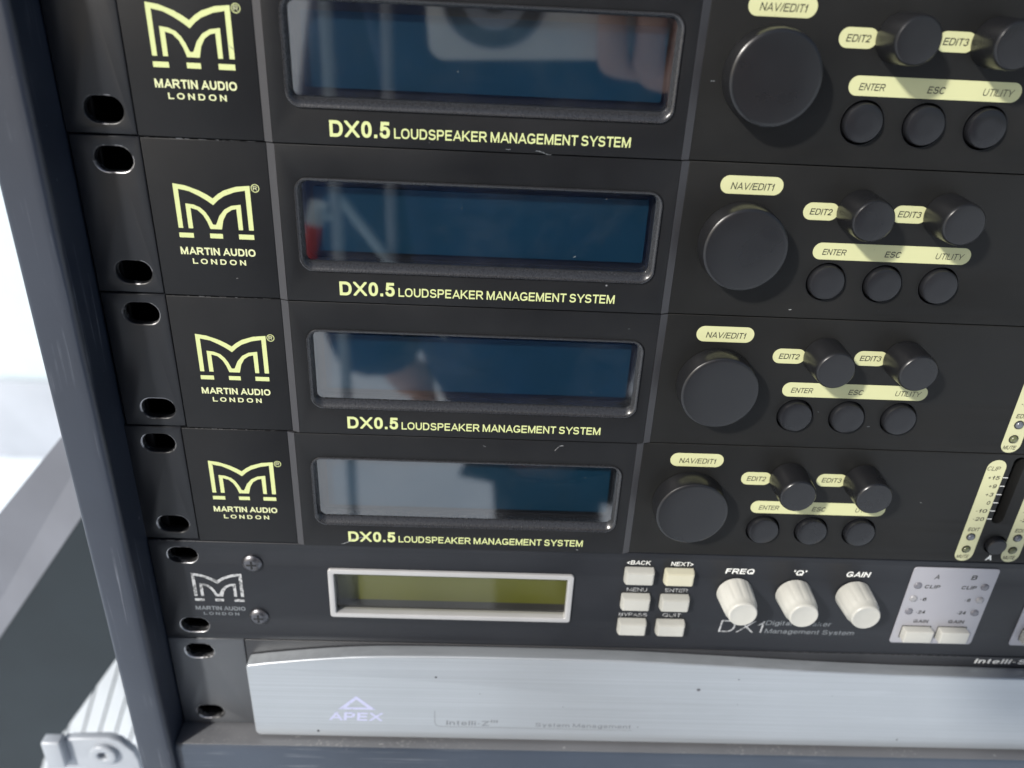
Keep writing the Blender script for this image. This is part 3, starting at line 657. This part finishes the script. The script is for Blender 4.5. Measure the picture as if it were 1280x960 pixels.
    for x, s, a, b in ((207.6, 'FREQ', 203.0, 213.4), (228.8, "'Q'", 227.0, 231.9), (250.5, 'GAIN', 246.0, 254.8)):
        lathe('cream_knob', [(6.0, .2), (6.35, .5), (6.3, 1.2), (5.75, 8.6), (5.3, 9.0), (5.1, 11.1), (4.85, 11.75), (4.5, 11.95), (4.3, 11.9), (2, 11.85)], x, 16.0, M['cream'], r, 96, (12, .9, 8.8, .22), 50)
        text('knob_lettering', [(s, a, b, 8.0, 2.3, .03, .15)], .04, M['white_ink'], r)
    text('model_lettering', [('DX1', 204.9, 221.4, 35.2, 5.6, -.002, .10)], .04, M['grey_ink'], r)
    text('model_lettering', [('Digital Speaker', 221.8, 246.0, 31.35, 2.1, .012, .1), ('Management System', 222.1, 255.5, 35.3, 2.1, .012, .1)], .04, M['faded_ink'], r)
    for pi, (a, b) in enumerate(pan):
        c = (a+b)/2
        p = plate('meter_panel', [rect(a, b, 2.6, 38.1, 1.3)], 0.02, .35, M['panel_grey'], r, .1)
        n1, n2 = [('A', 'B'), ('1', '2'), ('3', '4')][pi]
        it = [(n1, c-7.2, c-5.0, 7.7, 2.0, .03, .15), (n2, c+6.0, c+8.3, 7.6, 2.0, .03, .15)] if pi == 0 else []
        it += [('CLIP', c-9.6, c-3.8, 12.0, 1.6, .035, .15), ('CLIP', c+3.8, c+9.4, 12.0, 1.6, .035, .15), ('-6', c-9.5, c-7.1, 17.8, 1.55, .035, .1), ('-6', c+6.8, c+9.0, 17.7, 1.55, .035, .1),
               ('-24', c-9.4, c-5.9, 23.8, 1.55, .035, .1), ('-24', c+5.6, c+9.1, 23.7, 1.55, .035, .1), ('GAIN', c-9.2, c-3.5, 28.15, 1.55, .035, .1), ('GAIN', c+3.7, c+9.8, 28.0, 1.55, .035, .1)]
        text('meter_lettering', it, .39, M['black_ink'], r)
        for x in (c-12.1, c+12.2):
            for v, mm in ((10.8, 'led_grey'), (16.8, 'led_pale'), (22.8, 'led_grey')):
                lathe('indicator_lamp', [(1.45, .1), (1.45, .5), (1.2, .8), (.5, .95)], x, v, M[mm], r, 24, smooth=80)
        for x in (c-7.2, c+6.1):
            box('oblong_button', x-5.2, x+5.2, 29.9, 35.2, -.5, 3.4, M['cream'], r, .35)
            plate('button_gap', [rect(x-5.5, x+5.5, 29.55, 35.5, .3)], .38, .38, M['dark'], r)
    seam_chips(r, [(5, 19, .1, .02), (225, 300, U-.1, .02)], 0, M['worn_lots'])
    return r
make_old_unit()

# ------------------------------------------------------------------ silver-fronted unit at the bottom
def make_silver_unit():
    r = empty('system_manager', (0, 0, -5*U*MM), label='bottom rack unit with thick brushed silver front curving along its top edge', cat='audio processor')
    ear('rack_ear', rect(3.9, 31.5, GV, U-GV), [(SLX, 6.35, 10.2, 6.6), (SLX, U-6.35, 10.2, 6.6)], -3, 0, M['ear_grey'], M['worn_lots'], r)
    ear('rack_ear', rect(XR-18.7, XR, GV, U-GV), [(XR-8.7, 6.35, 10.2, 6.6), (XR-8.7, U-6.35, 10.2, 6.6)], -3, 0, M['ear_grey'], M['worn'], r)
    plate('back_panel', [rect(31.8, XR-19, GV, U-GV)], -3, 0, M['body_grey'], r, .2)
    box('chassis', 24, XR-20, .8, U-.8, -240, -3.4, M['dark'], r)
    top = [(33, 8.4), (33.3, 7.5), (34.2, 6.9), (38, 6.2), (42, 5.5), (60, 3.0), (80, 1.25), (105, .6), (132, .45), (155, .5), (177, .85), (205, 2.0), (238, 3.5), (260, 4.25), (280, 4.7), (322, 5.0), (380, 5.1), (XR-22, 5.2)]
    pts = []
    def cr(p0, p1, p2, p3, t):
        return tuple(.5*((2*p1[i])+(-p0[i]+p2[i])*t+(2*p0[i]-5*p1[i]+4*p2[i]-p3[i])*t*t+(-p0[i]+3*p1[i]-3*p2[i]+p3[i])*t**3) for i in (0, 1))
    for i in range(len(top)-1):
        a = top[max(0, i-1)]; d = top[min(len(top)-1, i+2)]
        for k in range(4): pts.append(cr(a, top[i], top[i+1], d, k/4))
    pts.append(top[-1])
    bot = [(XR-22, 43.5), (35.2, 43.5), (34.2, 43.2), (33.5, 42.4), (33.2, 41.2)]
    plate('silver_front', [pts+bot], .05, 5.9, M['brushed'], r, .75, 4)
    # faded prints
    text('model_lettering', [('Intelli-Z', 106.1, 122.5, 258.0-5*U, 2.5, .02, 0), ('III', 123.0, 125.6, 256.3-5*U, 1.5, .03, 0), ('System Management', 140.1, 176.8, 257.9-5*U, 2.1, .02, 0, .1)], 5.94, M['faded_ink'], r)
    e = 5*U
    plate('printed_line', [[(101.5, 250.3-e), (101.7, 250.3-e), (101.8, 256.6-e), (102.2, 257.9-e), (103.2, 258.6-e), (104.4, 258.8-e), (177.6, 258.9-e), (177.6, 259.05-e), (104.3, 259.0-e), (103.0, 258.8-e), (102.0, 258.1-e), (101.55, 256.6-e)]], 5.94, 5.94, M['faded_ink'], r)
    text('maker_lettering', [('APEX', 61.6, 82.2, 256.6-e, 4.4, .035, .1)], 5.94, M['violet_ink'], r)
    plate('maker_emblem', [[(72.4, 243.5-e), (79.5, 250.6-e), (65.4, 250.6-e)], [(72.4, 245.4-e), (76.3, 249.5-e), (68.5, 249.5-e)]], 5.94, 5.94, M['violet_ink'], r)
    bm = bmesh.new()
    for x, v, q in ((102.1, 233.0, .42), (57.2, 262.6, .5), (179.5, 257.0, .22), (281.9, 261.1, .38), (214.2, 230.7, .25), (118.5, 241.0, .18), (216.0, 243.7, .2), (251, 238, .15), (150, 247, .15)):
        bm.faces.new([bm.verts.new(W(x+q*math.cos(k)*random.uniform(.7, 1.2), v-e+q*math.sin(k)*random.uniform(.8, 1.4), 5.95)) for k in (0, .8, 1.6, 2.4, 3.1, 3.9, 4.7, 5.5)])
    bm_to(bm, 'dirt_spots', M['dark'], r)
    text('series_lettering', [('Intelli-Sense', 304.6, 338.0, 225.6-e, 2.3, .03, .2)], .04, M['white_ink'], r)
    seam_chips(r, [(7, 24, .15, .02)], 0, M['worn_lots'])
    return r
make_silver_unit()

# ------------------------------------------------------------------ the case
def make_case():
    r = empty('rack_case', (0, 0, -310*MM), label='black lacquered flight case holding the rack units, its scuffed left rim catching light', cat='flight case')
    off = Vector((0, 0, 310*MM))
    made = []
    def add(o): made.append(o); return o
    vt, vb = -46, 266.95
    # left upright: section in (x, h), swept along v
    sec = [(3.5, -300), (3.5, 10.9), (3.3, 12.0), (2.7, 12.7), (1.7, 13.0), (-.6, 12.6), (-8.3, 11.9), (-9.3, 11.5), (-9.85, 10.8), (-10.0, 9.8), (-10.0, -300)]
    def upright(s, mirror):
        bm = bmesh.new(); rings = []
        steps = 90
        for k in range(steps+1):
            v = vt-24+(vb+36-vt+24)*k/steps; ring = []
            for j, (x, h) in enumerate(s):
                wob = .12*math.sin(v*.043+j)+.08*math.sin(v*.17) if 1 < j < 8 else 0
                X = x+wob
                ring.append(bm.verts.new(W(X if not mirror else (XR+3.9)-X, v, h+wob*.7)))
            rings.append(ring)
        for a, b in zip(rings, rings[1:]):
            for i in range(len(s)): bm.faces.new((a[i], a[(i+1) % len(s)], b[(i+1) % len(s)], b[i]))
        bm.faces.new(rings[0]); bm.faces.new(rings[-1])
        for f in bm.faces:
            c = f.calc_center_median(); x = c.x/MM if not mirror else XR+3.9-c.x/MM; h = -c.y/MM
            if len(f.verts) == 4 and h > 10 and (x > 1.2 or x < -8.8): f.material_index = 1  # ridge and outer edge get the painted highlight
        return bm_to(bm, 'case_side', [M['case'], M['case_edge_glint']], None, 60)
    add(upright(sec, False)); add(upright(sec, True))
    # sill and lintel
    for name, a, b in (('case_sill', vb+.3, vb+34), ('case_lintel', vt-24, vt)):
        add(prism(name, [(3.45, a, -300), (3.45, a, 7.8), (3.45, a+.5, 9.0), (3.45, a+1.8, 9.8), (3.45, b, 9.8), (3.45, b, -300)],
                  [(XR+.45, a, -300), (XR+.45, a, 7.8), (XR+.45, a+.5, 9.0), (XR+.45, a+1.8, 9.8), (XR+.45, b, 9.8), (XR+.45, b, -300)], M['case_sill']))
    add(box('sill_lit_top', 3.7, XR+.2, vb+.02, vb+.26, -4, 9.3, M['lit_top'], None, .1))  # thin sheet added so the sill's top looks lit
    # rack rails with square holes
    hv = []
    for k in range(-1, 6):
        for q in (6.35, U/2, U-6.35): hv.append(k*U+q)
    for x0, x1, xc in ((3.6, 23.5, SLX), (XR-17.5, XR+.2, XR-8.7)):
        add(plate('rack_rail', [rect(x0, x1, vt+.2, vb)]+[rect(xc-4.7, xc+4.7, v-4.7, v+4.7, .4, 2) for v in hv], -6.4, -4.4, M['rail'], None))
    add(box('case_back', 3.6, XR+.3, vt, vb+.2, -303, -299, M['dark']))
    add(plate('blank_panel', [rect(3.9, XR, -U+GV, -GV)], -3.2, -.3, M['fascia'], None, .3))
    for o in made:
        o.parent = r; o.location = off
    return r
make_case()

# ------------------------------------------------------------------ what shows past the left rim
def W3(x, v, y): return (x, v, -y)
b = empty('leaning_bar', W(-120, 470, -140), label='thick slate-grey bar leaning diagonally behind the left rim of the case', cat='bar')
loc = b.location.copy()
def under(o): o.parent = b; o.location = -loc
def lineq(p, q, t): return tuple(p[i]+(q[i]-p[i])*t for i in range(3))
up = (W3(-90, 212, 126), W3(-131, 259, 126)); mid = (W3(-90.5, 262, 116), W3(-150, 344, 116)); low = (W3(-89, 360, 124), W3(-146, 443, 124))
A = [lineq(*up, -1.5), lineq(*mid, -1.1), lineq(*low, -1.1)]; B = [lineq(*up, 4.5), lineq(*mid, 3.2), lineq(*low, 3.2)]
def bk(p, d): return (p[0], p[1], p[2]-d)
under(prism('upper_face_board', [A[0], A[1], bk(A[1], 10), bk(A[0], 10)], [B[0], B[1], bk(B[1], 10), bk(B[0], 10)], M['slate_lit']))
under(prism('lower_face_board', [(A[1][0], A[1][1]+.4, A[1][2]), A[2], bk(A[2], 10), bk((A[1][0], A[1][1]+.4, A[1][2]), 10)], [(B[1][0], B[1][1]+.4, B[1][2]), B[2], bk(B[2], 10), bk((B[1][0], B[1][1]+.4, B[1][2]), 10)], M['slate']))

pd = empty('white_boarding', W(-180, 640, -262), label='white boards side by side with thin dark joints behind the left foot of the case', cat='boards')
lp = pd.location.copy()
for i in range(11):
    d = (-26, 68); L = 5; px = -242+13.5*i; sp = 1.7
    x0, v0 = px+26*2.6, 589-68*2.6
    q = [(x0+sp, v0, -250), (x0+11.8+sp, v0, -250), (x0+11.8+sp+d[0]*L, v0+d[1]*L, -250), (x0+sp+d[0]*L, v0+d[1]*L, -250)]
    o = prism('board', q, [(a, c, -254) for a, c, _ in q], M['pale_board']); o.parent = pd; o.location = -lp
o = prism('backing', [(-200, 440, -256), (-60, 440, -256), (-100, 760, -256), (-330, 760, -256)], [(-200, 440, -258), (-60, 440, -258), (-100, 760, -258), (-330, 760, -258)], M['slate']); o.parent = pd; o.location = -lp

bk_ = empty('metal_bracket', W(-62, 345, -45), label='white coated metal bracket with a bolt hole, out of focus below the left rim', cat='bracket')
lb = bk_.location.copy()
def ub(o): o.parent = bk_; o.location = -lb; return o
ub(plate('bracket_plate', [[(-76, 331), (-74, 328.4), (-70, 327.6), (-54, 326.8), (-49, 329), (-43.5, 336), (-42, 342), (-42, 372), (-92, 372), (-86, 345)], circ(-57, 336.5, 2.0, 24)], -44, -40, M['white_metal'], None, .9, 3))
ub(plate('boss_ring', [circ(-57, 336.5, 6.2, 32), circ(-57, 336.5, 2.3, 24)], -40.2, -37.6, M['white_metal'], None, .9, 3))
ub(lathe('bolt', [(1.9, -44), (1.9, -41.8), (1.2, -41.6)], -57, 336.5, M['dark'], None, 24))
ub(box('bracket_tab', -83, -74, 326, 343, -42, -36, M['white_metal'], None, 1.2))

# ------------------------------------------------------------------ ground and far platform
GZ = -1.35
bm = bmesh.new(); bmesh.ops.create_grid(bm, x_segments=8, y_segments=8, size=60)
g = bm_to(bm, 'ground', M['ground']); g.location = (0, 0, GZ); tag(g, kind='structure')
wl = empty('white_wall', W(-1900, 1350, -1900), label='overexposed white wall standing behind the case, seen past its left rim', cat='wall')
for i in range(6):
    o = box('wall_panel', -4300+800*i, -4300+800*i+792, -1900, 1350, -1880, -1845, M['white_board'], None, 6)
    o.parent = wl; o.location = -wl.location
o = box('ground_band_strip', -4300, 500, 1090, 1350, -1842, -1830, M['concrete'], None, 4); o.parent = wl; o.location = -wl.location  # added strip at the wall foot, stands in for the greyer band of ground
o = box('backing', -4300, 500, -1900, 1350, -1920, -1882, M['concrete']); o.parent = wl; o.location = -wl.location

# ------------------------------------------------------------------ the phone and the person who holds it, mirrored in the panes
ph = empty('phone', cam.location, label='beige phone held sideways by a hand, mirrored in the topmost display', cat='phone')
ph.rotation_euler = cam.rotation_euler
def cammesh(o):                                    # authored in mm with x right, v down, h towards the rack, then set back behind the lens
    o.parent = ph
    o.matrix_local = Matrix.Translation((0, 0, .0025)) @ Matrix.Rotation(R(90), 4, 'X')
    return o
# after the rotation local h points along camera -z
cammesh(plate('phone_shell', [rect(-38, 122, -47, 34, 9, 8)], -9.5, -1.6, M['phone'], None, 1.6, 3))
cammesh(plate('camera_ring', [circ(-3, -12, 27, 64), circ(-3, -12, 25, 64)], -1.6, .9, M['panel_grey'], None, .5, 3))
cammesh(plate('camera_glass', [circ(-3, -12, 24.9, 64)], -1.6, .3, M['glass_black'], None, .2))
cammesh(plate('lens_ring', [circ(-3, -12, 16, 48), circ(-3, -12, 7, 48)], .3, 1.0, M['panel_grey'], None, .2))

def skin(name, verts, edges, mat, parent, sub=2, root=0):
    me = bpy.data.meshes.new(name); me.from_pydata([v[:3] for v in verts], edges, [])
    o = bpy.data.objects.new(name, me); COL.objects.link(o)
    md = o.modifiers.new('s', 'SKIN'); md.use_smooth_shade = True
    for i, v in enumerate(verts):
        rr = v[3] if isinstance(v[3], tuple) else (v[3], v[3])
        me.skin_vertices[0].data[i].radius = rr; me.skin_vertices[0].data[i].use_root = (i == root)
    sb = o.modifiers.new('u', 'SUBSURF'); sb.levels = sub; sb.render_levels = sub
    dg = bpy.context.evaluated_depsgraph_get(); m2 = bpy.data.meshes.new_from_object(o.evaluated_get(dg))
    bpy.data.objects.remove(o)
    m2.shade_smooth()
    return m2
person = empty('person', (0.20, -0.62, GZ), label='person in a blue jacket and dark trousers holding the phone, mirrored in the displays', cat='person')
P0 = person.location.copy()
def rel(vs): return [(v[0]-P0.x, v[1]-P0.y, v[2]-P0.z, v[3]) for v in vs]
hx = Vector((.21, -.235, -.045))                   # the palm, behind the right end of the phone
body = rel([(.18, -.66, -.42, .05), (.17, -.66, -.20, .08), (.17, -.655, .02, .08), (.17, -.64, .10, .05), (.17, -.62, .15, .055), (.17, -.60, .22, .08), (.17, -.605, .30, .088),
            (.36, -.65, .03, .035), (.41, -.55, -.20, .035), (.30, -.33, -.09, .03), (hx.x+.015, hx.y-.02, hx.z-.01, .022),
            (.01, -.66, .03, .035), (-.03, -.63, -.22, .03), (.01, -.61, -.40, .026), (.04, -.62, -.44, .022),
            (.20, -.63, -.60, .035), (.20, -.56, -.88, .04), (.20, -.58, -1.27, .032), (.20, -.50, -1.325, .035),
            (.215, -.71, -.60, .035), (.25, -.74, -.88, .04), (.25, -.80, -1.27, .032), (.25, -.71, -1.325, .035)])
be = [(0, 1), (1, 2), (2, 3), (3, 4), (4, 5), (5, 6), (2, 7), (7, 8), (8, 9), (9, 10), (2, 11), (11, 12), (12, 13), (13, 14), (0, 15), (15, 16), (16, 17), (17, 18), (0, 19), (19, 20), (20, 21), (21, 22)]
bm = bmesh.new(); bm.from_mesh(skin('b', body, be, None, None))
# right hand: four fingers curled over the top and face of the phone, thumb behind
cm = cam.matrix_basis if False else Matrix.LocRotScale(cam.location, cam.rotation_euler, None)
def cpt(x, y, z): return cm @ Vector((x*MM, y*MM, z*MM))       # millimetres in the phone's frame
def chain(pts, rad):
    vs = rel([(*cpt(*p), q) for p, q in zip(pts, rad)])
    m = skin('f', vs, [(i, i+1) for i in range(len(vs)-1)], None, None); bm.from_mesh(m); bpy.data.meshes.remove(m)
chain([(100, -75, 30), (92, -50, 22), (90, -28, 20)], (.02, .024, .02))
for i, (x, l) in enumerate(((118, 8), (99, 16), (80, 18), (61, 6))):
    chain([(95+(x-90)*.3, -58, 18), (x, -48, 6), (x-2, -40-0, -5), (x-4, -30+l*.7, -8), (x-6, -14+l, -8)], (.011, .0095, .009, .0085, .007))
chain([(96, -55, 24), (84, -36, 24), (70, -22, 20), (60, -12, 18)], (.014, .012, .0105, .009))
# relaxed left hand
lw = Vector((.04, -.62, -.42))
for i in range(4):
    a = lw+Vector((0, -.03+.02*i, -.02)); L = (.06, .07, .068, .055)[i]
    vs = rel([(lw.x, lw.y, lw.z+.01, .014), (*a, .0095), (a.x+.004, a.y+.004, a.z-L*.6, .009), (a.x+.02, a.y+.008, a.z-L, .0075)])
    m = skin('f', vs, [(0, 1), (1, 2), (2, 3)], None, None); bm.from_mesh(m)
m = skin('f', rel([(lw.x, lw.y, lw.z+.01, .012), (lw.x+.012, lw.y+.035, lw.z-.02, .011), (lw.x+.018, lw.y+.045, lw.z-.055, .009)]), [(0, 1), (1, 2)], None, None); bm.from_mesh(m)
# nose, ears
for cx, cy, cz, sx, sy, sz in ((.17, -.515, .255, .012, .018, .022), (.095, -.605, .26, .008, .018, .03), (.245, -.605, .26, .008, .018, .03)):
    bmesh.ops.create_uvsphere(bm, u_segments=16, v_segments=10, radius=1, matrix=Matrix.Translation(Vector((cx, cy, cz))-P0)@Matrix.Diagonal((sx, sy, sz, 1)))
bm_to(bm, 'body', M['skin'], person, 80)
jk = rel([(.165, -.66, -.45, (.29, .14)), (.16, -.66, -.30, (.30, .14)), (.17, -.655, .0, (.18, .125)), (.17, -.65, .075, (.10, .08)),
          (.36, -.65, .03, .075), (.42, -.55, -.20, .065), (.315, -.35, -.10, .048), (.285, -.31, -.085, .042), (0, -.66, .03, .08), (-.03, -.63, -.22, .07), (.0, -.60, -.42, .06)])
link('jacket', skin('jacket', jk, [(0, 1), (1, 2), (2, 3), (2, 4), (4, 5), (5, 6), (6, 7), (2, 8), (8, 9), (9, 10)], None, None), M['jacket'], person)
tr = rel([(.20, -.66, -.44, .10), (.20, -.63, -.62, .072), (.20, -.56, -.88, .065), (.20, -.58, -1.26, .06), (.215, -.71, -.62, .072), (.25, -.74, -.88, .065), (.25, -.80, -1.26, .06)])
link('trousers', skin('trousers', tr, [(0, 1), (1, 2), (2, 3), (0, 4), (4, 5), (5, 6)], None, None), M['trouser'], person)
for a in ((.20, -.58, -.50), (.25, -.80, -.71)):
    link('shoe', skin('shoe', rel([(a[0], a[1], -1.30, .045), (a[0], a[2]-.02, -1.315, .035)]), [(0, 1)], None, None), M['trouser'], person)
hr = rel([(.17, -.64, .24, .07), (.17, -.63, .30, .093), (.17, -.615, .335, .085)])
link('hair', skin('hair', hr, [(0, 1), (1, 2)], None, None), M['hair'], person)

# stand mirrored as pale vertical pole and diagonal brace
def tube(name, a, b, rad, mat, parent, n=16):
    a, b = Vector(a), Vector(b); bm = bmesh.new(); d = (b-a)
    mtx = Matrix.Translation((a+b)/2)@d.to_track_quat('Z', 'Y').to_matrix().to_4x4()
    bmesh.ops.create_cone(bm, cap_ends=True, segments=n, radius1=rad, radius2=rad, depth=d.length, matrix=mtx)
    o = bm_to(bm, name, mat, None, 40); o.parent = parent; o.location = -parent.location; return o
st = empty('light_stand', (-.015, -.45, GZ), label='pale metal stand with a diagonal brace, mirrored in the second and third displays', cat='stand')
tube('pole', (-.015, -.45, GZ), (-.015, -.45, .30), .005, M['white_metal'], st)
tube('cross_arm', (-.015, -.45, -.285), (.03, -.46, -.285), .003, M['panel_grey'], st)
tube('side_pole', (.03, -.46, -.29), (.03, -.46, .30), .0045, M['panel_grey'], st)
tube('brace', (-.015, -.452, -.170), (.138, -.452, -.378), .0040, M['white_board'], st)
tube('foot', (-.015, -.45, GZ+.16), (-.27, -.57, GZ+.01), .006, M['white_board'], st)
tube('foot', (-.015, -.45, GZ+.16), (-.0, -.17, GZ+.01), .006, M['white_board'], st)
tube('foot', (-.015, -.45, GZ+.16), (.13, -.52, GZ+.01), .006, M['white_board'], st)
tube('red_handle', (-.044, -.448, -.232), (-.034, -.448, -.196), .007, M['red_grip'], st)
tube('handle_cap', (-.034, -.448, -.196), (-.029, -.448, -.178), .0075, M['white_board'], st)
tube('handle_arm', (-.031, -.448, -.19), (-.015, -.45, -.19), .003, M['white_board'], st)
